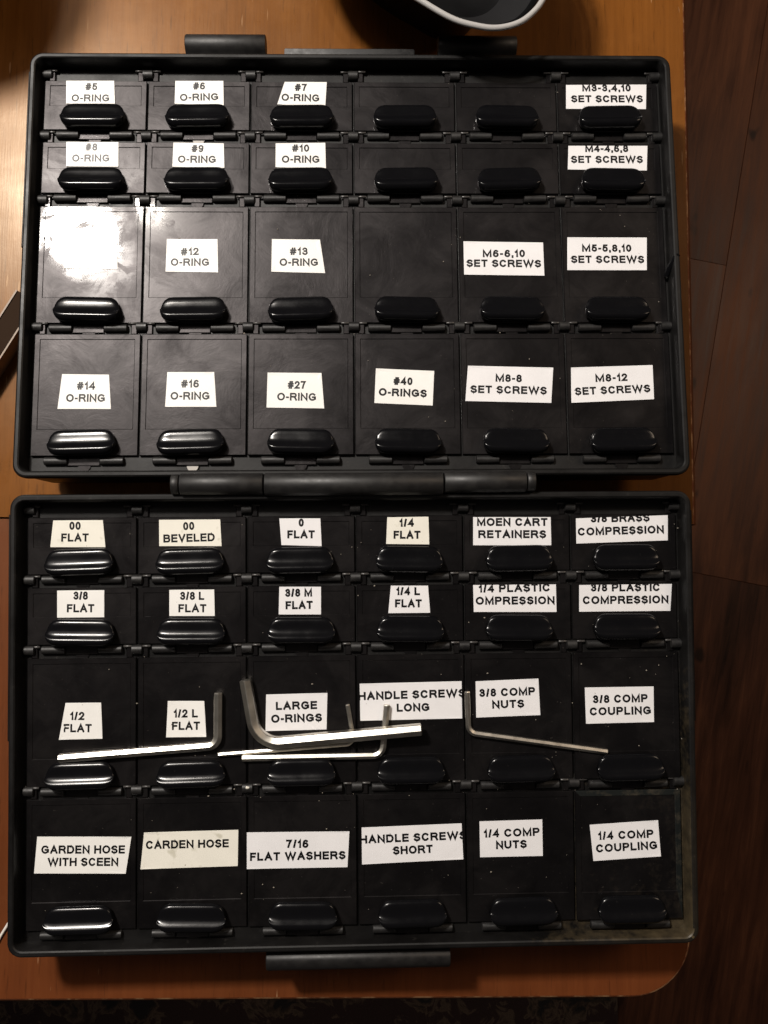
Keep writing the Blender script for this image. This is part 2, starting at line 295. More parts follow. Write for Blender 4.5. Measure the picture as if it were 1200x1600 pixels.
STICKERS = [
 ('U', 0, 0, [[11.23, -7.6], [27.9, -7.53], [28.44, -16.08], [11.53, -16.14]], [('#5', 18.04, -11.17, 22.13, -11.15), ('O-RING', 13.36, -15.42, 26.49, -15.37)]),
 ('U', 0, 1, [[49.24, -7.43], [66.07, -7.35], [66.34, -16.49], [49.19, -15.99]], [('#6', 55.57, -10.69, 59.68, -10.67), ('O-RING', 51.03, -15.03, 64.45, -14.66)]),
 ('U', 0, 2, [[87.59, -7.58], [102.4, -7.59], [101.87, -16.83], [85.02, -16.01]], [('#7', 91.21, -11.02, 95.34, -11.0), ('O-RING', 86.51, -14.73, 99.77, -14.99)]),
 ('U', 0, 5, [[187.11, -8.35], [215.77, -8.06], [215.21, -17.36], [186.81, -17.38]], [('M3-3,4,10', 192.8, -10.83, 210.09, -10.76), ('SET SCREWS', 188.79, -14.96, 214.25, -14.86)]),
 ('U', 1, 0, [[12.03, -30.23], [30.03, -30.33], [30.28, -39.36], [12.34, -39.25]], [('#8', 18.77, -33.51, 22.82, -33.5), ('O-RING', 14.27, -37.6, 27.14, -37.57)]),
 ('U', 1, 1, [[49.11, -30.51], [66.54, -30.62], [66.88, -39.67], [48.93, -39.4]], [('#9', 55.47, -34.04, 59.54, -34.03), ('O-RING', 50.82, -37.98, 63.9, -37.95)]),
 ('U', 1, 2, [[84.59, -30.57], [101.87, -30.28], [102.09, -39.74], [84.57, -39.39]], [('#10', 90.33, -33.71, 96.29, -33.69), ('O-RING', 86.79, -37.81, 99.86, -37.78)]),
 ('U', 1, 5, [[187.18, -31.22], [215.13, -31.14], [214.5, -40.35], [186.67, -40.02]], [('M4-4,6,8', 193.06, -33.59, 208.23, -33.55), ('SET SCREWS', 187.95, -37.65, 213.26, -37.58)]),
 ('U', 2, 0, [[13.14, -64.32], [30.39, -64.31], [30.95, -76.22], [12.68, -75.99]], []),
 ('U', 2, 1, [[47.49, -65.45], [64.82, -65.44], [65.21, -77.37], [47.31, -77.14]], [('#12', 52.43, -71.42, 58.55, -71.19), ('O-RING', 49.01, -75.08, 62.11, -75.08)]),
 ('U', 2, 2, [[83.5, -65.43], [100.03, -65.65], [101.79, -77.61], [83.37, -77.14]], [('#13', 89.7, -71.18, 95.85, -71.18), ('O-RING', 86.2, -75.08, 99.38, -75.09)]),
 ('U', 2, 4, [[149.59, -66.32], [177.16, -66.77], [177.24, -78.77], [149.59, -78.31]], [('M6-6,10', 156.13, -72.09, 170.78, -72.09), ('SET SCREWS', 150.52, -75.55, 176.22, -75.78)]),
 ('U', 2, 5, [[185.69, -64.9], [213.42, -64.89], [212.9, -76.71], [185.3, -76.7]], [('M5-5,8,10', 190.64, -70.12, 207.83, -70.12), ('SET SCREWS', 186.72, -74.17, 212.12, -74.17)]),
 ('U', 3, 0, [[13.49, -113.02], [29.13, -113.21], [30.11, -125.03], [12.35, -124.97]], [('#14', 18.59, -118.4, 24.65, -118.42), ('O-RING', 15.11, -122.57, 28.05, -122.61)]),
 ('U', 3, 1, [[48.64, -112.37], [64.42, -112.41], [65.32, -124.42], [48.18, -124.36]], [('#16', 53.4, -117.77, 59.35, -117.79), ('O-RING', 49.92, -121.95, 62.99, -121.99)]),
 ('U', 3, 2, [[82.4, -112.68], [100.57, -112.88], [101.51, -125.13], [82.14, -124.77]], [('#27', 89.27, -118.32, 95.24, -118.34), ('O-RING', 85.7, -122.36, 98.77, -122.55)]),
 ('U', 3, 3, [[119.0, -111.29], [138.78, -112.23], [138.09, -124.22], [118.41, -123.28]], [('#40', 124.96, -117.02, 131.32, -117.19), ('O-RINGS', 119.87, -120.77, 136.11, -121.42)]),
 ('U', 3, 4, [[150.28, -110.48], [179.34, -111.22], [178.3, -123.47], [149.18, -122.71]], [('M8-8', 159.54, -116.08, 168.48, -116.33), ('SET SCREWS', 150.97, -119.95, 176.86, -120.58)]),
 ('U', 3, 5, [[185.4, -111.23], [213.39, -110.41], [213.37, -122.33], [185.13, -123.5]], [('M8-12', 193.61, -116.33, 204.59, -115.98), ('SET SCREWS', 186.53, -120.91, 212.24, -119.88)]),
 ('L', 0, 0, [[12.47, -8.37], [28.64, -8.35], [29.5, -17.3], [11.53, -17.15]], [('00', 17.77, -11.51, 21.39, -11.53), ('FLAT', 15.14, -15.36, 23.99, -15.42)]),
 ('L', 0, 1, [[47.04, -8.4], [67.13, -8.4], [67.61, -17.25], [47.11, -17.08]], [('00', 55.04, -11.92, 58.62, -11.81), ('BEVELED', 48.52, -15.97, 65.36, -15.6)]),
 ('L', 0, 2, [[86.67, -8.19], [100.26, -8.28], [100.64, -17.51], [87.34, -17.05]], [('0', 93.1, -11.0, 94.72, -11.01), ('FLAT', 89.33, -14.87, 98.32, -14.94)]),
 ('L', 0, 3, [[122.51, -8.08], [136.27, -7.96], [136.47, -17.22], [122.08, -16.97]], [('1/4', 126.61, -11.31, 131.39, -11.28), ('FLAT', 124.59, -15.28, 133.49, -15.35)]),
 ('L', 0, 4, [[151.22, -8.21], [177.3, -8.39], [177.39, -17.83], [151.12, -17.62]], [('MOEN CART', 152.48, -11.22, 176.18, -11.39), ('RETAINERS', 152.86, -15.29, 175.69, -15.46)]),
 ('L', 0, 5, [[185.8, -8.88], [216.95, -8.01], [216.8, -16.49], [185.82, -17.33]], [('3/8 BRASS', 190.84, -10.35, 210.75, -10.13), ('COMPRESSION', 186.37, -14.75, 215.54, -14.11)]),
 ('L', 1, 0, [[13.82, -31.41], [29.12, -31.41], [29.15, -40.31], [13.86, -40.29]], [('3/8', 19.18, -34.47, 23.77, -34.52), ('FLAT', 17.05, -38.58, 25.87, -38.67)]),
 ('L', 1, 1, [[50.41, -31.54], [65.13, -31.54], [65.33, -40.27], [50.42, -40.11]], [('3/8 L', 53.98, -34.88, 61.83, -34.96), ('FLAT', 53.42, -38.95, 62.52, -39.04)]),
 ('L', 1, 2, [[86.59, -30.83], [100.35, -30.96], [100.31, -40.13], [86.34, -39.99]], [('3/8 M', 88.55, -34.23, 97.37, -34.18), ('FLAT', 88.67, -38.32, 97.56, -38.27)]),
 ('L', 1, 3, [[123.54, -30.82], [135.92, -30.93], [136.54, -39.94], [122.61, -39.94]], [('1/4 L', 125.36, -34.02, 133.18, -34.1), ('FLAT', 124.9, -38.05, 133.71, -38.14)]),
 ('L', 1, 4, [[150.97, -30.86], [178.71, -30.9], [178.8, -40.09], [151.09, -39.81]], [('1/4 PLASTIC', 152.87, -33.44, 176.74, -33.24), ('OMPRESSION', 151.76, -37.47, 178.19, -37.52)]),
 ('L', 1, 5, [[186.55, -31.19], [217.98, -31.12], [217.3, -40.12], [186.42, -40.09]], [('3/8 PLASTIC', 190.48, -33.44, 213.88, -33.52), ('COMPRESSION', 187.68, -37.62, 216.7, -37.62)]),
 ('L', 2, 0, [[16.62, -68.19], [28.18, -68.21], [28.63, -79.95], [14.53, -80.09]], [('1/2', 18.16, -73.76, 22.73, -73.83), ('FLAT', 16.04, -77.69, 25.1, -77.82)]),
 ('L', 2, 1, [[49.94, -67.94], [61.8, -68.1], [62.48, -79.81], [49.39, -79.76]], [('1/2 L', 51.89, -73.4, 59.7, -73.44), ('FLAT', 51.33, -77.43, 60.39, -77.49)]),
 ('L', 2, 2, [[82.1, -66.27], [102.28, -65.97], [101.93, -77.94], [81.85, -78.21]], [('LARGE', 85.31, -71.41, 98.87, -71.25), ('O-RINGS', 83.75, -75.59, 100.47, -75.33)]),
 ('L', 2, 3, [[112.95, -63.09], [146.78, -62.67], [146.86, -74.92], [113.08, -75.3]], [('HANDLE SCREWS', 112.49, -68.56, 148.0, -67.87), ('LONG', 125.18, -72.52, 136.02, -72.39)]),
 ('L', 2, 4, [[151.47, -62.83], [172.47, -62.14], [172.95, -74.23], [151.55, -74.78]], [('3/8 COMP', 152.7, -68.03, 171.32, -67.64), ('NUTS', 156.92, -71.96, 167.63, -71.68)]),
 ('L', 2, 5, [[187.97, -65.31], [211.13, -65.25], [210.99, -77.02], [188.15, -77.26]], [('3/8 COMP', 190.62, -70.58, 209.02, -70.4), ('COUPLING', 189.48, -74.6, 210.1, -74.45)]),
 ('L', 3, 0, [[7.79, -111.22], [38.12, -111.84], [36.28, -123.71], [6.82, -123.01]], [('GARDEN HOSE', 9.12, -116.74, 35.99, -117.24), ('WITH SCEEN', 11.2, -120.76, 33.85, -121.19)]),
 ('L', 3, 1, [[42.27, -110.46], [72.89, -110.18], [72.66, -121.92], [41.11, -122.29]], [('CARDEN HOSE', 42.9, -115.85, 69.75, -115.79)]),
 ('L', 3, 2, [[75.68, -111.05], [109.26, -111.23], [108.55, -122.87], [75.65, -122.87]], [('7/16', 88.43, -116.27, 95.77, -116.4), ('FLAT WASHERS', 76.7, -120.3, 107.94, -120.26)]),
 ('L', 3, 3, [[113.27, -110.12], [146.28, -109.31], [146.72, -121.02], [113.33, -122.06]], [('HANDLE SCREWS', 112.67, -115.39, 147.78, -114.5), ('SHORT', 123.61, -119.13, 136.65, -118.75)]),
 ('L', 3, 4, [[152.23, -108.85], [173.12, -108.59], [173.17, -120.54], [152.31, -120.57]], [('1/4 COMP', 153.66, -114.22, 172.19, -113.92), ('NUTS', 157.66, -118.06, 167.88, -117.82)]),
 ('L', 3, 5, [[188.92, -110.61], [211.84, -109.47], [212.56, -121.34], [189.95, -122.46]], [('1/4 COMP', 191.7, -115.63, 210.23, -115.2), ('COUPLING', 190.92, -119.75, 211.46, -118.94)]),
]

# ------------------------------------------------------------------ placement frames
S_T = 1.0
def frame(r, t): return Matrix(((*r[0], t[0]*MM), (*r[1], t[1]*MM), (*r[2], t[2]*MM), (0, 0, 0, 1)))
LOWER = frame(((1, 0, 0), (0, .9989357, -.0461242), (0, .0461242, .9989357)), (0, 0, 31.809))
UPPER = frame(((.9999495, .0021074, -.0098249), (-.0017320, .9992739, .0380626), (.0098980, -.0380436, .9992271)), (.3585, 154.4745, 25.075))

# ------------------------------------------------------------------ floor
fl = MB(); fl.box(-2500, 3000, -2500, 3000, -780, -742)
floor = obj('floor', fl.mesh('floor', M_GAP), kind='structure')
pw = 190.0; pr = random.Random(3)
for ci in range(-9, 9):
    xa = 496.0 + ci*pw
    brk = 77.5 if ci == 0 else pr.uniform(-500, 500)
    for ya, yb in ((brk-2100, brk-1050), (brk-1050, brk), (brk, brk+1050), (brk+1050, brk+2100)):
        b = MB(); b.box(-pw/2+.12, pw/2-.12, -(yb-ya)/2+.12, (yb-ya)/2-.12, -15, 0, .4)
        rot = Matrix.Rotation(math.radians(-11.2), 4, 'Z')
        obj('plank', b.mesh('plank', M_FLOOR), floor, rot @ T(xa+pw/2, (ya+yb)/2, -720+pr.uniform(-.4, .4)))

# rug under the table front
k = NT('dark_patterned_wool'); v = k.coords(); 
vo = k.n('ShaderNodeTexVoronoi'); k.l(v, vo.inputs['Vector']); vo.inputs['Scale'].default_value = 26
wv = k.noise(v, 38, 3, .6, 2.2)
f = k.math('ADD', k.math('MULTIPLY', vo.outputs['Distance'], .6), k.math('MULTIPLY', wv, .7))
k.l(k.ramp(f, [(.50, (.004, .003, .004)), (.57, (.030, .018, .012)), (.64, (.06, .04, .028)), (.70, (.015, .005, .005))]), k.b.inputs['Base Color'])
k.set(Roughness=.95); k.bump(k.noise(v, 500, 2), .6, .002)
b = MB(); b.box(-420, 420, -330, 330, -4, 4, 2.5)
obj('rug', b.mesh('rug', k.m), None, T(-10, -800, -715.5), 'dark patterned wool rug on the floor boards below the front table edge', 'rug')

# ------------------------------------------------------------------ table (two leaves)
TR = Matrix.Rotation(math.radians(-1.0), 4, 'Z')
table = obj('table', None, None, TR @ T(0, 0, -22), 'orange brown varnished wooden table with a leaf joint under the black case', 'table')
def leaf_loops(outline):
    """outline: function(inset, z) -> points"""
    return [outline(6, -22), outline(-1.8, -20.5), outline(-2.6, -16), outline(-2.6, -7.0), outline(-2.2, -4.6), outline(-1.2, -2.6), outline(-.1, -1.6), outline(.05, -.5), outline(.7, 0)]
def outl1(i, z):
    return [(-560+i, -5.1, z+22), (236.8-i, -5.1, z+22), (236.8-i, 620-i, z+22), (-560+i, 620-i, z+22)]
def outl2(i, z):
    r = 21.0; pts = [(-560+i, -5.8, z+22), (-560+i, -172.2+i, z+22)]
    for j in range(13):
        a = math.radians(-90+90*j/12); pts.append((232.2-r+(r-i)*math.cos(a), -172.2+r+(r-i)*math.sin(a), z+22))
    pts.append((232.2-i, -5.8, z+22)); return pts
b = MB(); b.loft(leaf_loops(outl1)); me = b.mesh('tabletop_leaf', [M_WOOD, M_EDGE, M_WORN])
def edge_mats(me, hi):
    for p in me.polygons:
        z = p.center.z*1000-22
        if z < -1.65 and abs(p.normal.z) < .95: p.material_index = 1
        elif -1.65 < z < -.01 and hi: p.material_index = 2
edge_mats(me, True); obj('tabletop_leaf', me, table, None, 'orange rear leaf of the tabletop with a moulded right edge')
b = MB(); b.loft(leaf_loops(outl2)); me = b.mesh('tabletop_leaf', [M_WOOD2, M_EDGE, M_WORN]); edge_mats(me, True)
obj('tabletop_leaf', me, table, None, 'redder front leaf of the tabletop with a rounded corner')
b = MB(); b.box(-540, 205, -150, 590, -80, -2.5, 1)
obj('apron', b.mesh('apron', M_EDGE), table, None)
for lx, ly in ((-530, 575), (190, 575), (-530, -145), (190, -145)):
    b = MB(); b.loft([rrect(lx-20, lx+20, ly-20, ly+20, 4, -698), rrect(lx-26, lx+26, ly-26, ly+26, 4, -82)])
    obj('leg', b.mesh('leg', M_EDGE), table)

# ------------------------------------------------------------------ organiser case
case = obj('storage_case', None, None, T(111, 0, 0), 'open black plastic organiser case hinged in the middle, 48 lidded compartments with white stickers', 'organizer case')
CI = T(111, 0, 0).inverted()
SPEC = {'L': dict(M=LOWER, W=223.2, H=147.9, gx=3.86, rows=[-7.5, -26.24, -30.6, -49.25, -53.65, -95.45, -99.4, -141.6]),
        'U': dict(M=UPPER, W=223.0, H=149.0, gx=3.64, rows=[-7.5, -25.8, -30.3, -48.95, -53.8, -95.3, -99.15, -140.95])}
def tray_mesh(W, H):
    b = MB(); L = []
    for ins, z, r in ((7, -25, 4), (3.6, -24.6, 4.5), (1.6, -22, 4.6), (.7, -6, 4.6), (.55, -3.2, 4.6), (.1, -2.9, 4.6), (0, -1.0, 4.6), (.3, -.3, 4.4), (.8, 0, 4),
                      (1.7, 0, 3.2), (2.1, -.35, 2.8), (2.4, -1.2, 2.5), (2.7, -6.2, 2.2)):
        L.append(rrect(ins, W-ins, -H+ins, -ins, r, z, 7))
    b.loft(L, True, True)
    me = b.mesh('tray', [M_SHELL, M_SHELLD], True, 28)
    for p in me.polygons:
        x, y, z = p.center*1000
        if 1.9 < min(x, W-x, -y, y+H) and z > -7: p.material_index = 1
    return me
def half_round(x0, x1, y0, y1, z0, z1, n=7):
    loops = []
    cy = (y0+y1)/2; ry = (y1-y0)/2
    prof = [(y0, z0)]+[(cy-ry*math.cos(math.pi*i/n), z1-ry*.9+ry*.9*math.sin(math.pi*i/n)) for i in range(n+1)]+[(y1, z0)]
    for x, s in ((x0, .82), (x0+.25, 1), (x1-.25, 1), (x1, .82)):
        loops.append([(x, cy+(y-cy)*s, z0+(z-z0)*(s if s < 1 else 1)) for y, z in prof])
    return loops
kn = MB(); kn.loft(half_round(-1.85, 1.85, 1.0, 4.25, -1.5, 1.0)); ME_KNUCKLE = kn.mesh('hinge_knuckle', M_BAR, True, 50)
kn = MB(); kn.loft(half_round(0, 7.9, -3.0, -.35, -1.15, .75)); ME_BAR = kn.mesh('latch_bar', M_BAR, True, 50)
def tube_x(x0, x1, y, z, r, n=12, b=.0):
    L = []
    for x, s in ((x0, 1-b), (x0+r*b, 1), (x1-r*b, 1), (x1, 1-b)):
        L.append([(x, y+r*s*math.cos(2*math.pi*i/n), z+r*s*math.sin(2*math.pi*i/n)) for i in range(n)])
    return L
pn = MB(); pn.loft(tube_x(0, 2.6, 3.75, -.15, .42, 8, .1)); ME_PIN = pn.mesh('hinge_pin', M_PIN, True, 50)
def knob_mesh():
    """pull knob: low at the back, scooped up to a crest near the front, undercut, on a narrow foot"""
    b = MB(); L = []
    sec = [(3.4, .8), (4.15, 1.05), (4.45, 1.6), (4.3, 2.2), (3.8, 2.68), (3.1, 2.90), (2.1, 2.98), (1.0, 3.06), (0, 3.24), (-.8, 3.55), (-1.4, 3.95), (-1.9, 4.28), (-2.4, 4.48), (-2.95, 4.45),
           (-3.5, 4.2), (-4.0, 3.6), (-4.35, 2.9), (-4.4, 1.9), (-4.1, 1.15), (-3.3, .8), (0, .75)]
    HL, RR = 11.1, 4.4
    xs = [-HL+RR*(1-math.cos(math.radians(a))) for a in (7, 16, 26, 37, 49, 62, 76, 90)]
    xs = xs+[-3.5, 0, 3.5]+[-x for x in reversed(xs)]
    for x in xs:
        u = max(0, abs(x)-(HL-RR))/RR; s = max(.0, 1-u**2.5)**(1/2.5)
        sz = .42+.58*s**.8
        L.append([(x*(1-.010*max(0, y)), y*s, 1.9+(z-1.9)*sz) for y, z in sec])
    b.loft(L)
    b.loft([stadium(7.6, 3.0, 0, 0, z, 8) for z in (-.2, 1.0)])
    return b.mesh('knob', M_KNOB, True, 70)
ME_KNOB = knob_mesh()
def lid_mesh(w, h, dusty=False):
    b = MB(); hw = w/2
    def rc(x, y0, y1, z): return [(-x, y1, z), (x, y1, z), (x, y0, z), (-x, y0, z)]
    b.loft([rc(hw-.1, 0, -h, -1.1), rc(hw, 0, -h, -.25), rc(hw-.2, -.2, -h+.2, 0), rc(hw-1.75, -1.75, -h+8.9, 0), rc(hw-1.95, -1.95, -h+9.1, -.2)])
    b.box(-5.6, 5.2, -h-3.3, -h-.002, -1.1, -.45, .2)
    for s in (-1, 1): b.box(s*(hw-2.3)-1.0, s*(hw-2.3)+1.0, .002, 4.0, -1.1, -.35, .25)
    L = []
    for z in (-1.15, -.72):
        L.append([(2.1*math.cos(a), -h-3.25-2.0*math.sin(a), z) for a in [math.pi*i/10 for i in range(11)]])
    b.loft(L)
    me = b.mesh('compartment_lid', [M_LID, M_LIDD], False)
    if dusty:
        for p in me.polygons:
            if p.center.z*1000 > -.19 and (p.center.x*1000 > hw-2.5 or p.center.y*1000 > -2.2): p.material_index = 1
    return me

# -------- stroke lettering
def arc(cx, cy, rx, ry, a0, a1, n=10):
    return [(cx+rx*math.cos(math.radians(a0+(a1-a0)*i/n)), cy+ry*math.sin(math.radians(a0+(a1-a0)*i/n))) for i in range(n+1)]
O_ = arc(.5, .5, .5, .5, 0, 360, 28)
G = {
 'A': (1.0, [[(0, 0), (.5, 1), (1, 0)], [(.2, .33), (.8, .33)]]),
 'B': (.93, [[(0, 0), (0, 1)], [(0, 1), (.6, 1)]+arc(.66, .77, .27, .23, 90, -90)+[(0, .54)], [(.6, .54)]+arc(.7, .27, .3, .27, 90, -90)+[(0, 0)]]),
 'C': (.98, [arc(.5, .5, .5, .5, 42, 318, 22)]),
 'D': (.97, [[(0, 0), (0, 1), (.5, 1)]+arc(.5, .5, .5, .5, 90, -90, 16)+[(0, 0)]]),
 'E': (.84, [[(1, 1), (0, 1), (0, 0), (1, 0)], [(0, .52), (.93, .52)]]),
 'F': (.78, [[(1, 1), (0, 1), (0, 0)], [(0, .5), (.85, .5)]]),
 'G': (1.05, [arc(.5, .5, .5, .5, 45, 325, 22)+[(.97, .2), (.97, .46), (.56, .46)]]),
 'H': (.95, [[(0, 0), (0, 1)], [(1, 0), (1, 1)], [(0, .52), (1, .52)]]),
 'I': (0, [[(0, 0), (0, 1)]]),
 'K': (.95, [[(0, 0), (0, 1)], [(1, 1), (0, .36)], [(.34, .58), (1, 0)]]),
 'L': (.78, [[(0, 1), (0, 0), (1, 0)]]),
 'M': (1.12, [[(0, 0), (0, 1), (.5, .06), (1, 1), (1, 0)]]),
 'N': (.95, [[(0, 0), (0, 1), (1, 0), (1, 1)]]),
 'O': (1.07, [O_]),
 'P': (.88, [[(0, 0), (0, 1)], [(0, 1), (.6, 1)]+arc(.7, .73, .3, .27, 90, -90)+[(0, .46)]]),
 'R': (.98, [[(0, 0), (0, 1)], [(0, 1), (.6, 1)]+arc(.68, .75, .27, .25, 90, -90)+[(0, .5)], [(.5, .5), (.78, .38), (1, 0)]]),
 'S': (.86, [arc(.5, .75, .46, .25, 30, 180, 9)+arc(.5, .75, .46, .23, 180, 262, 5)+arc(.5, .26, .5, .26, 80, -90, 9)+arc(.5, .26, .5, .26, -90, -160, 5)]),
 'T': (.86, [[(0, 1), (1, 1)], [(.5, 1), (.5, 0)]]),
 'U': (.95, [[(0, 1), (0, .4)]+arc(.5, .38, .5, .38, 180, 360, 12)+[(1, 1)]]),
 'V': (.95, [[(0, 1), (.5, 0), (1, 1)]]),
 'W': (1.45, [[(0, 1), (.25, 0), (.5, 1), (.75, 0), (1, 1)]]),
 '0': (.72, [O_]),
 '1': (.42, [[(0, .74), (.5, .82), (1, 1), (1, 0)]]),
 '2': (.74, [arc(.5, .72, .48, .28, 170, -20, 10)+[(.7, .42), (0, 0), (1, 0)]]),
 '3': (.74, [arc(.48, .75, .44, .25, 160, -80, 10)+[(.38, .53)], [(.38, .53), (.52, .53)]+arc(.5, .27, .5, .27, 80, -160, 11)]),
 '4': (.80, [[(.78, 0), (.78, 1), (0, .28), (1, .28)]]),
 '5': (.74, [[(.92, 1), (.2, 1), (.08, .52)]+arc(.5, .32, .5, .32, 130, -155, 12)]),
 '6': (.74, [arc(.55, .62, .48, .38, 48, 150, 7)+[(.02, .5), (0, .30)], arc(.5, .29, .5, .29, 0, 360, 20)]),
 '7': (.72, [[(0, 1), (1, 1), (.62, .55), (.36, 0)]]),
 '8': (.74, [arc(.5, .76, .42, .24, 0, 360, 18), arc(.5, .27, .5, .27, 0, 360, 20)]),
 '9': (.74, [arc(.45, .38, .48, .38, 228, 330, 7)+[(.98, .5), (1, .70)], arc(.5, .71, .5, .29, 0, 360, 20)]),
 '#': (.85, [[(.18, 0), (.38, 1)], [(.62, 0), (.82, 1)], [(.03, .68), (1, .68)], [(0, .32), (.97, .32)]]),
 '/': (.42, [[(0, 0), (1, 1)]]), '-': (.40, [[(0, .40), (1, .40)]]), ',': (0, [[(0, .03), (-.0, -.14)]]), ' ': (.32, []),
}
def clip(poly, quad):
    out = poly
    for i in range(4):
        a, b = quad[i], quad[(i+1) % 4]; res = []
        def side(p): return (b[0]-a[0])*(p[1]-a[1])-(b[1]-a[1])*(p[0]-a[0])
        for j in range(len(out)):
            p, q = out[j], out[(j+1) % len(out)]; sp, sq = side(p), side(q)
            if sp <= 0: res.append(p)
            if (sp < 0) != (sq < 0) and abs(sp-sq) > 1e-12:
                t = sp/(sp-sq); res.append((p[0]+(q[0]-p[0])*t, p[1]+(q[1]-p[1])*t))
        out = res
        if len(out) < 3: return []
    return out
def ribbons(pts, t, closed):
    """quads along a polyline with mitred joins"""
    P = [Vector(p) for p in pts]
    if closed: P = P[:-1]
    N = len(P); lo = []; hi = []
    for i in range(N):
        a = P[(i-1) % N] if closed or i > 0 else None; b = P[(i+1) % N] if closed or i < N-1 else None
        d0 = (P[i]-a).normalized() if a is not None else None; d1 = (b-P[i]).normalized() if b is not None else None
        if d0 is None: d0 = d1; p = P[i]-d1*t*.5
        elif d1 is None: d1 = d0; p = P[i]+d0*t*.5
        else: p = P[i]
        n0 = Vector((-d0.y, d0.x)); n1 = Vector((-d1.y, d1.x)); m = n0+n1
        if m.length < 1e-4: m = n0
        m.normalize(); c = max(.42, m.dot(n0)); w = t*.5/c
        lo.append(p-m*w); hi.append(p+m*w)
    qs = []
    for i in range(N if closed else N-1):
        j = (i+1) % N; qs.append([lo[i], lo[j], hi[j], hi[i]])
    return qs
def text_mesh(lines, quad, z, off, weight, cap, jit):
    b = MB(); lay = 0; ox, oy = off
    for s, x0, y0, x1, y1 in lines:
        t = weight; gap = .155
        nat = -gap
        for ch in s: nat += (max(0, G[ch][0]-t)+t if ch != ' ' else G[ch][0])+gap
        L = math.hypot(x1-x0, y1-y0); ux, uy = (x1-x0)/L, (y1-y0)/L; vx, vy = -uy, ux
        sx = L/nat; cur = 0.0
        for ch in s:
            w, strokes = G[ch]; w = max(0, w-t) if ch != ' ' else w
            if ch != ' ' :
                for st in strokes:
                    lay += 1
                    ins = t*.5
                    pts = [(sx*(cur+ins+px*w), cap*(ins+py*(1-t))) for px, py in st]
                    closed = len(st) > 3 and abs(st[0][0]-st[-1][0]) < 1e-6 and abs(st[0][1]-st[-1][1]) < 1e-6
                    for qd in ribbons(pts, t*cap*.97, closed):
                        poly = [(x0+p[0]*ux+p[1]*vx, y0+p[0]*uy+p[1]*vy) for p in qd]
                        poly = clip(poly, quad)
                        if len(poly) >= 3:
                            zz = z+.0015*(lay % 4)
                            b.add([(p[0]-ox, p[1]-oy, zz) for p in poly], [tuple(range(len(poly)))])
            cur += w+(t if ch != ' ' else 0)+gap
    return b

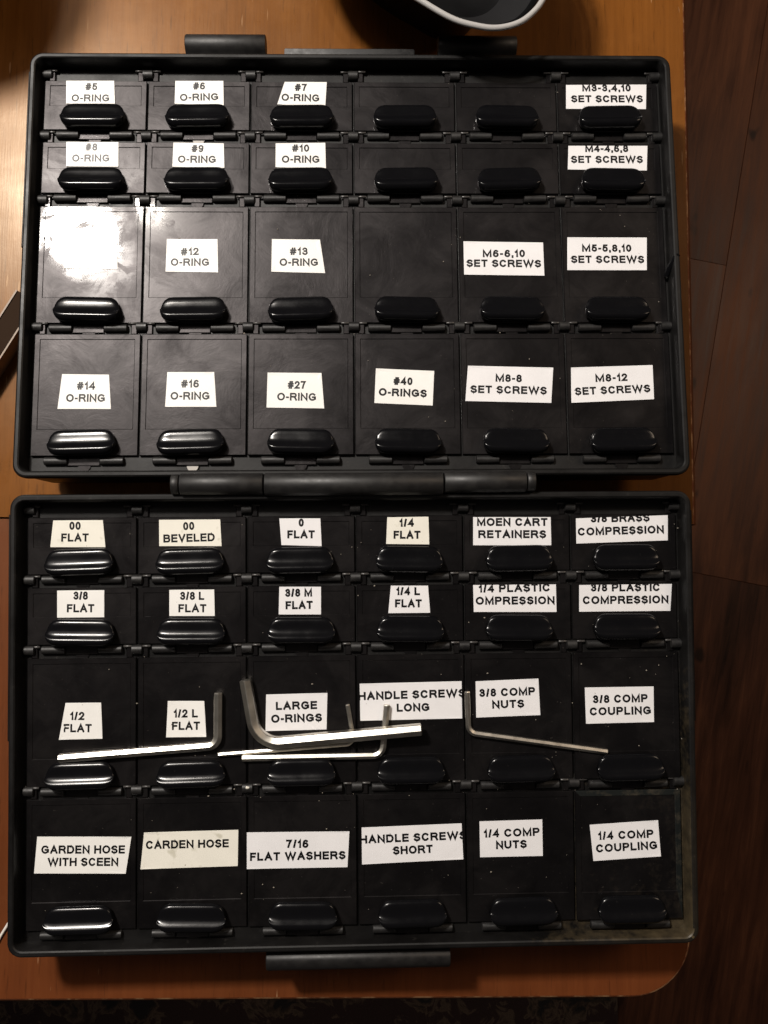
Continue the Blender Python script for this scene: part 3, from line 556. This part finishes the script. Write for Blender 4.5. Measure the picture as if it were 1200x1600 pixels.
STK = {(t, r, c): (q, l) for t, r, c, q, l in STICKERS}
lr = random.Random(11)
lid_cache = {}
ROWN = ['top', 'second', 'third', 'bottom']; COLN = ['first', 'second', 'third', 'fourth', 'fifth', 'sixth']
for key in 'UL':
    sp = SPEC[key]; BM = CI @ sp['M']
    tray = obj('tray', tray_mesh(sp['W'], sp['H']), case, BM, 'rear half of the case' if key == 'U' else 'front half of the case, dusty in its right corner')
    for r in range(4):
        y0, y1 = sp['rows'][2*r], sp['rows'][2*r+1]; h = y0-y1
        ck = (key, round(h, 1))
        if ck not in lid_cache: lid_cache[ck] = lid_mesh(35.4, h)
        for c in range(7):
            obj('hinge_knuckle', ME_KNUCKLE, case, BM @ T(sp['gx']+36*c + (.9 if c == 0 else -.9 if c == 6 else 0), y0, -5))
        for c in range(6):
            cx = sp['gx']+36*c+18
            jm = Matrix.Rotation(math.radians(lr.gauss(0, .22)), 4, 'X') @ Matrix.Rotation(math.radians(lr.gauss(0, .22)), 4, 'Y')
            lab = None
            st = STK.get((key, r, c))
            if st and st[1]: lab = 'compartment lid with the sticker reading ' + ' '.join(s for s, *_ in st[1]).replace('MOEN ', '').replace('CARDEN', 'GARDEN')
            elif st: lab = 'compartment lid whose blank white sticker is washed out by glare'
            if key == 'L' and c == 5 and r == 3:
                dk = (key, 'dusty', round(h, 1))
                if dk not in lid_cache: lid_cache[dk] = lid_mesh(35.4, h, True)
                ck2 = dk
            else: ck2 = ck
            lid = obj('compartment_lid', lid_cache[ck2], case, BM @ T(cx, y0, -5+lr.uniform(-.08, .08)) @ jm, lab)
            obj('knob', ME_KNOB, lid, T(lr.uniform(-.25, .25), -h+4.1, 0) @ Matrix.Rotation(math.radians(lr.uniform(-1.6, 1.6)), 4, 'Z'))
            for bx in (-13.2, 5.3): obj('latch_bar', ME_BAR, lid, T(bx, -h, 0))
            for bx in (-16.2, 13.6): obj('hinge_pin', ME_PIN, lid, T(bx, 0, 0))
            if (key, r, c) in (('U', 3, 1), ('U', 0, 1)):
                b = MB(); b.loft([[(1.9*math.cos(a), -h-3.6-1.8*math.sin(a), z) for a in [math.pi*i/10 for i in range(11)]] for z in (-.70, -.5)])
                kt = NT('glare_tab'); kt.set(Roughness=.5); kt.b.inputs['Base Color'].default_value = (.38, .36, .33, 1)  # pale colour carries the glare on this tab
                obj('thumb_tab', b.mesh('thumb_tab', kt.m), lid, None, 'thumb tab with glare in its pale colour')
            if st:
                quad, lines = st
                xs = [q[0]-cx for q in quad]; ys = [q[1]-y0 for q in quad]
                inside = max(abs(min(xs)), abs(max(xs))) < 15.6 and max(ys) < -2.1 and min(ys) > -h+9.15
                z0 = -.18 if inside else .02
                b = MB()
                n = 5; L = []
                def edge(ins):
                    mx, my = sum(xs)/4, sum(ys)/4; out = []
                    for i in range(4):
                        a = (xs[i], ys[i]); bb = (xs[(i+1) % 4], ys[(i+1) % 4])
                        for j in range(n):
                            tt = j/n; x = a[0]+(bb[0]-a[0])*tt; y = a[1]+(bb[1]-a[1])*tt
                            L_ = math.hypot(x-mx, y-my); out.append((x-(x-mx)/L_*ins, y-(y-my)/L_*ins))
                    return out
                e0 = edge(0)
                lift = [0]*len(e0)
                if r >= 2 and lr.random() < .7:
                    for q_ in lr.sample((0, 1, 2, 3), 2):
                        hgt = lr.uniform(.05, .11)
                        lift[q_*n] += hgt; lift[(q_*n+1) % (4*n)] += hgt*.3; lift[(q_*n-1) % (4*n)] += hgt*.3
                b.loft([[(x, y, z0+lf) for (x, y), lf in zip(e0, lift)], [(x, y, z0+.11+lf) for (x, y), lf in zip(e0, lift)], [(x, y, z0+.13+lf) for (x, y), lf in zip(edge(.05), lift)], [(x, y, z0+.13) for x, y in edge(1.5)]])
                pm = M_PAPER[2] if (key, r, c) in (('L', 0, 1), ('L', 3, 1), ('L', 0, 0), ('L', 0, 3)) else (M_PAPER[1] if c >= 4 or (key == 'L' and c >= 2) else M_PAPER[0])
                obj('sticker', b.mesh('sticker', pm), lid)
                if lines:
                    bold = .225 if (key == 'U' and c <= 2) else (.235 if c <= 1 else .255)
                    if key == 'U' and c > 3: bold = .25
                    tb = text_mesh(lines, quad, z0+.137, (cx, y0), bold, 2.72, 0)
                    obj('lettering', tb.mesh('lettering', M_INK2 if (key, r, c) == ('U', 1, 0) else M_INK), lid)

# -------- case hinge in the middle, latches
LM = CI @ LOWER; UM = CI @ UPPER
def barrel(x0, x1, r, yc, zc, name='hinge_barrel'):
    b = MB(); b.loft(tube_x(x0, x1, yc, zc, r, 28, .06)); 
    return obj(name, b.mesh(name, M_BAR, True, 50), case, LM)
barrel(55.2, 82.0, 3.55, 2.95, 0.2); barrel(82.5, 140.6, 3.75, 2.75, 0.3); barrel(141.1, 167.9, 3.5, 3.2, 0.2)
barrel(52.3, 54.8, 3.3, 2.95, 0.0, 'hinge_cap'); barrel(168.3, 171.0, 3.3, 3.3, 0.0, 'hinge_cap')
def extr(name, prof, x0, x1, BM, label=None):
    b = MB(); cy = sum(p[0] for p in prof)/len(prof); cz = sum(p[1] for p in prof)/len(prof)
    L = []
    for x, s in ((x0, .94), (x0+.35, 1), (x1-.35, 1), (x1, .94)): L.append([(x, cy+(y-cy)*s, cz+(z-cz)*s) for y, z in prof])
    b.loft(L); return obj(name, b.mesh(name, M_BAR, True, 40), case, BM, label)
def arcp(cy, cz, r, a0, a1, n=10): return [(cy+r*math.cos(math.radians(a0+(a1-a0)*i/n)), cz+r*math.sin(math.radians(a0+(a1-a0)*i/n))) for i in range(n+1)]
extr('latch',
     [(-147.2, -13), (-147.2, -3.4), (-148.4, -3.1), (-149.3, -3.9), (-150.1, -2.3), (-151.4, -1.9), (-153.0, -2.1), (-154.6, -3.0), (-155.7, -4.6), (-156.1, -6.6), (-156.0, -9), (-154.5, -11), (-151, -13)],
     82.0, 141.9, LM, 'wide front latch')
hook = [(-.6, -12), (-.6, -6.5), (1.5, -5.2)]+arcp(6.1, -5.2, 3.65, 150, -60, 12)+[(4, -9.5), (1, -12)]
extr('latch_hook', hook, 52.8, 80.9, UM); extr('latch_hook', hook, 141.8, 169.6, UM)
extr('latch', [(-.6, -13), (-.6, -7.5), (1.2, -7.2), (2.2, -8.0), (3.0, -7.0), (6.3, -6.8), (7.1, -7.8), (6.9, -11), (3, -13)], 87.2, 133.6, UM, 'narrow rear latch plate')
# small black snap tab on the right wall
b = MB(); sweep(b, [(219.2, -79.2, -4.2), (219.8, -77.0, -2.6), (221.0, -74.8, -.9), (222.2, -72.9, -.4)], lambda i: [(math.cos(a)*.95, math.sin(a)*.6) for a in [math.pi*2*j/8 for j in range(8)]])
obj('snap_tab', b.mesh('snap_tab', M_KNOB, True), case, UM)
# side lips along the outer walls
for (x0, x1, ya, yb, BM) in ((-.55, .25, -79.5, -6.5, LM), (222.95, 223.7, -76, -6.5, LM), (-.5, .3, -70, -6.5, UM)):
    b = MB(); b.box(x0, x1, ya, yb, -3.4, -1.2, .25); obj('rim_lip', b.mesh('rim_lip', M_SHELL), case, BM)

# ------------------------------------------------------------------ hex keys lying on the front half
def hex_key(pts, af, spin, label, rad, bends):
    """pts: corner points; bends: radius at each inner corner"""
    P = [Vector(p) for p in pts]; path = [P[0]]
    for i in range(1, len(P)-1):
        a = (P[i-1]-P[i]).normalized(); b_ = (P[i+1]-P[i]).normalized(); R = bends
        ang = a.angle(b_); d = R/math.tan(ang/2); p0 = P[i]+a*d; p1 = P[i]+b_*d
        c = P[i]+(a+b_).normalized()*(R/math.sin(ang/2))
        for j in range(13):
            t = j/12; q = p0.lerp(p1, t)-c
            path.append(c+q.normalized()*R)
    path.append(P[-1])
    # chamfered ends
    e0 = (path[1]-path[0]).normalized(); e1 = (path[-1]-path[-2]).normalized()
    full = [path[0], path[0]+e0*.25]+path[1:-1]+[path[-1]-e1*.25, path[-1]]
    rc = af/math.sqrt(3); N = len(full)
    def prof(i):
        s = .86 if i in (0, N-1) else 1.0; out = []
        for j in range(6):
            a = math.radians(60*j+spin)
            for da in (-4, 4): out.append((s*rc*.985*math.cos(a+math.radians(da)), s*rc*.985*math.sin(a+math.radians(da))))
        return out
    org = full[N//2].copy(); b = MB(); sweep(b, [p-org for p in full], prof)
    me = b.mesh('hex_key', M_STEEL, True, 20)
    return obj('hex_key', me, None, LOWER @ T(*org), label, 'hex key', 'loose hex keys lying on the front half of the case')
hex_key([(15.0, -85.7, -3.65), (66.5, -82.3, -3.65), (66.6, -65.2, -3.65)], 2.6, 24, 'long steel hex key under the 1/2 flat stickers, leftmost of the loose keys', 0, 3.4)
hex_key([(75.6, -61.0, -2.95), (79.2, -82.0, -2.9), (133.0, -77.4, -.7)], 3.6, 24, 'thickest steel hex key, bent at the left and lying across two thinner keys', 0, 8.5)
hex_key([(66.4, -85.5, -4.3), (111.0, -82.5, -4.3), (108.9, -69.7, -4.3)], 1.35, 24, 'thinnest steel hex key, pinned under the thickest one below the large O-rings sticker', 0, 2.4)
hex_key([(74.2, -86.6, -4.0), (120.2, -86.4, -4.0), (121.9, -69.9, -3.9)], 2.0, 24, 'medium steel hex key whose short arm crosses the handle screws long sticker', 0, 3.4)
hex_key([(148.5, -65.9, -4.1), (148.8, -79.4, -4.1), (195.0, -86.4, -4.1)], 1.75, 22, 'slim steel hex key below the 3/8 comp nuts sticker, rightmost of the loose keys', 0, 3.0)

# ------------------------------------------------------------------ dish with white rim behind the case
rimpts = [(131.5, 166.0), (144.3, 158.2), (152.4, 155.5), (160, 154.6), (167.3, 156.4), (172.5, 160.3), (176.3, 165.6), (182, 178), (181, 205), (163, 230), (125, 236), (88, 222), (92, 196), (112, 178)]
rim = catmull([(x, y, 40) for x, y in rimpts], 6, True)
cxr, cyr = 138, 198
dish = obj('dish', None, None, T(cxr, cyr, 0), 'dark dish with a glossy white rim, standing behind the rear latch hooks of the case', 'dish')
rl = [(p.x-cxr, p.y-cyr) for p in rim]
b = MB(); b.loft([[(x*s, y*s, z) for x, y in rl] for s, z in ((.50, .2), (.52, 3), (.52, 14), (.60, 22), (.90, 34), (.975, 38), (.97, 39), (.955, 38.5))], True, False)
k = NT('grey_shell'); k.set(Roughness=.4); k.b.inputs['Base Color'].default_value = (.012, .012, .013, 1)
obj('outer_shell', b.mesh('outer_shell', k.m, True, 60), dish)
b = MB(); b.loft([[(x*s, y*s, z) for x, y in rl] for s, z in ((.97, 39.6), (.95, 38.6), (.93, 36), (.88, 32), (.74, 26), (.5, 23.5), (.2, 23))], False, True)
k = NT('dark_bowl'); v = k.coords(); k.l(k.ramp(k.noise(v, 60, 4), [(.35, (.0015, .0015, .0018)), (.7, (.0045, .0045, .005))]), k.b.inputs['Base Color']); k.set(Roughness=.6, Specular_IOR_Level=.08)
obj('bowl', b.mesh('bowl', k.m, True, 60), dish)
b = MB(); sweep(b, [(x, y, 40) for x, y in rl], lambda i: [(1.0*math.cos(a), .9*math.sin(a)) for a in [2*math.pi*j/10 for j in range(10)]], closed=True)
k = NT('white_rim_plastic'); k.set(Roughness=.3); k.b.inputs['Base Color'].default_value = (.40, .39, .38, 1)
obj('rim', b.mesh('rim', k.m, True, 60), dish)

# ------------------------------------------------------------------ mug added out of view at rear left to cast a table shadow
shadow_mug = obj('shadow_mug', None, None, T(-60, 234, 0), 'dark mug added out of view behind the left rear corner of the case to cast a shadow', 'shadow_mug')
k = NT('dark_glaze'); k.set(Roughness=.2); k.b.inputs['Base Color'].default_value = (.02, .016, .014, 1)
def ring(r, z, n=40): return [(r*math.cos(2*math.pi*i/n), r*math.sin(2*math.pi*i/n), z) for i in range(n)]
b = MB(); b.loft([ring(34, 0), ring(39, 3), ring(41, 20), ring(41, 102), ring(40.4, 105), ring(38.6, 105), ring(37.8, 102), ring(37.8, 8), ring(30, 5)])
obj('cup_body', b.mesh('cup_body', k.m, True, 40), shadow_mug)
b = MB(); sweep(b, catmull([(-39, 0, 75), (-58, 0, 74), (-66, 0, 58), (-64, 0, 34), (-52, 0, 20), (-39, 0, 18)], 6), lambda i: [(5*math.cos(a), 3.5*math.sin(a)) for a in [2*math.pi*j/10 for j in range(10)]], up=Vector((0, 1, 0)))
obj('handle', b.mesh('handle', k.m, True, 60), shadow_mug)

# ------------------------------------------------------------------ strap and cord at the left edge
k = NT('dark_strap'); k.set(Roughness=.9, Specular_IOR_Level=.1); k.b.inputs['Base Color'].default_value = (.030, .017, .010, 1); ms = k.m
k = NT('pale_edge'); k.set(Roughness=.5); k.b.inputs['Base Color'].default_value = (.30, .22, .16, 1); mp = k.m  # thin pale strips along both strap edges
p0 = Vector((-2.0, 72.0, 5.5)); p1 = Vector((-48, -6, 5.5)); d = (p1-p0).normalized(); nrm = Vector((-d.y, d.x, 0))
strap = obj('strap', None, None, T(-25, 33, 0), 'dark strap with pale edges running out from under the left side of the case', 'strap')
off = Vector((-25, 33, 0))
def bar(a, c, w, z0, z1, name, mat):
    b = MB(); n = Vector((-d.y, d.x, 0))*w/2
    q = [a+n, c+n, c-n, a-n]
    b.loft([[tuple(v_-off+Vector((0, 0, z0-v_.z))) for v_ in q], [tuple(v_-off+Vector((0, 0, z1-v_.z-.3))) for v_ in q], [tuple((v_-(n*.05 if i in (0, 1) else -n*.05))-off+Vector((0, 0, z1-v_.z))) for i, v_ in enumerate(q)]])
    return obj(name, b.mesh(name, mat), strap)
bar(p0+nrm*-4.2, p1+nrm*-4.2, 7.2, .05, 7.2, 'webbing', ms)
bar(p0+nrm*-.1, p1+nrm*-.1, .6, .05, 7.6, 'edge_strip', mp); bar(p0+nrm*-8.3, p1+nrm*-8.3, .6, .05, 7.3, 'edge_strip', mp)
b = MB(); sweep(b, catmull([(0, -131, .6), (-6.5, -141.5, .6), (-11, -149, .6), (-17, -158, .6), (-30, -166, .6)], 8), lambda i: [(.5*math.cos(a), .5*math.sin(a)) for a in [2*math.pi*j/8 for j in range(8)]])
k = NT('white_cord'); k.set(Roughness=.5); k.b.inputs['Base Color'].default_value = (.75, .70, .64, 1)
obj('cord', b.mesh('cord', k.m, True, 60), None, None, 'thin white cord poking out beside the front left corner of the case', 'cord')

# ------------------------------------------------------------------ crumbs and specks
k = NT('white_crumb'); k.set(Roughness=.6); k.b.inputs['Base Color'].default_value = (.75, .72, .64, 1); mc = k.m
k = NT('grey_speck'); k.set(Roughness=.8); k.b.inputs['Base Color'].default_value = (.26, .23, .19, 1); mg = k.m
def blob(b, x, y, z, r, rr, mi=0):
    n = 6; ph = rr.uniform(0, 6); el = rr.uniform(.6, 1.5)
    L = [[(x+r*s*el*math.cos(ph+2*math.pi*i/n)*rr.uniform(.75, 1.2), y+r*s*math.sin(ph+2*math.pi*i/n)*rr.uniform(.75, 1.2), z+zz*r) for i in range(n)] for s, zz in ((.8, 0), (1, .4), (.5, .9))]
    b.loft(L, True, True, mi)
cr = random.Random(5)
for x, y, z, r, lab in ((13.0, -144.2, -6.2, .85, 'white crumb in the front left corner of the case'),
                        (76.0, -96.2, -3.95, .5, 'tiny white crumb on the hinge joint between the lower rows'),
                        (130.5, -147.6, -2.95, .6, 'pale crumb stuck above the wide front latch')):
    b = MB(); blob(b, 0, 0, 0, r, cr); obj('crumb', b.mesh('crumb', mc, True, 60), None, LOWER @ T(x, y, z), lab, 'crumb')
b = MB(); rr = random.Random(21)
for Mx, n in ((LOWER, 170), (UPPER, 70)):
    for i in range(n):
        x = 223*rr.random()**(.7 if Mx is LOWER else .8); y = -8-132*rr.random(); r = rr.choice((.07, .08, .1, .12, .16, .22))
        tmp = MB(); blob(tmp, x, y, -4.98, r, rr)
        b.add([tuple(v_) for v_ in tmp.v], tmp.f, 0, None)
        k0 = len(b.v)-len(tmp.v)
        for j in range(k0, len(b.v)):
            w = Mx @ (Vector(b.v[j])*MM); b.v[j] = (w.x/MM, w.y/MM, w.z/MM)
obj('dust_specks', b.mesh('dust_specks', mg), None, None, 'fine pale dust specks scattered over the black lids', 'dust', kind='stuff')
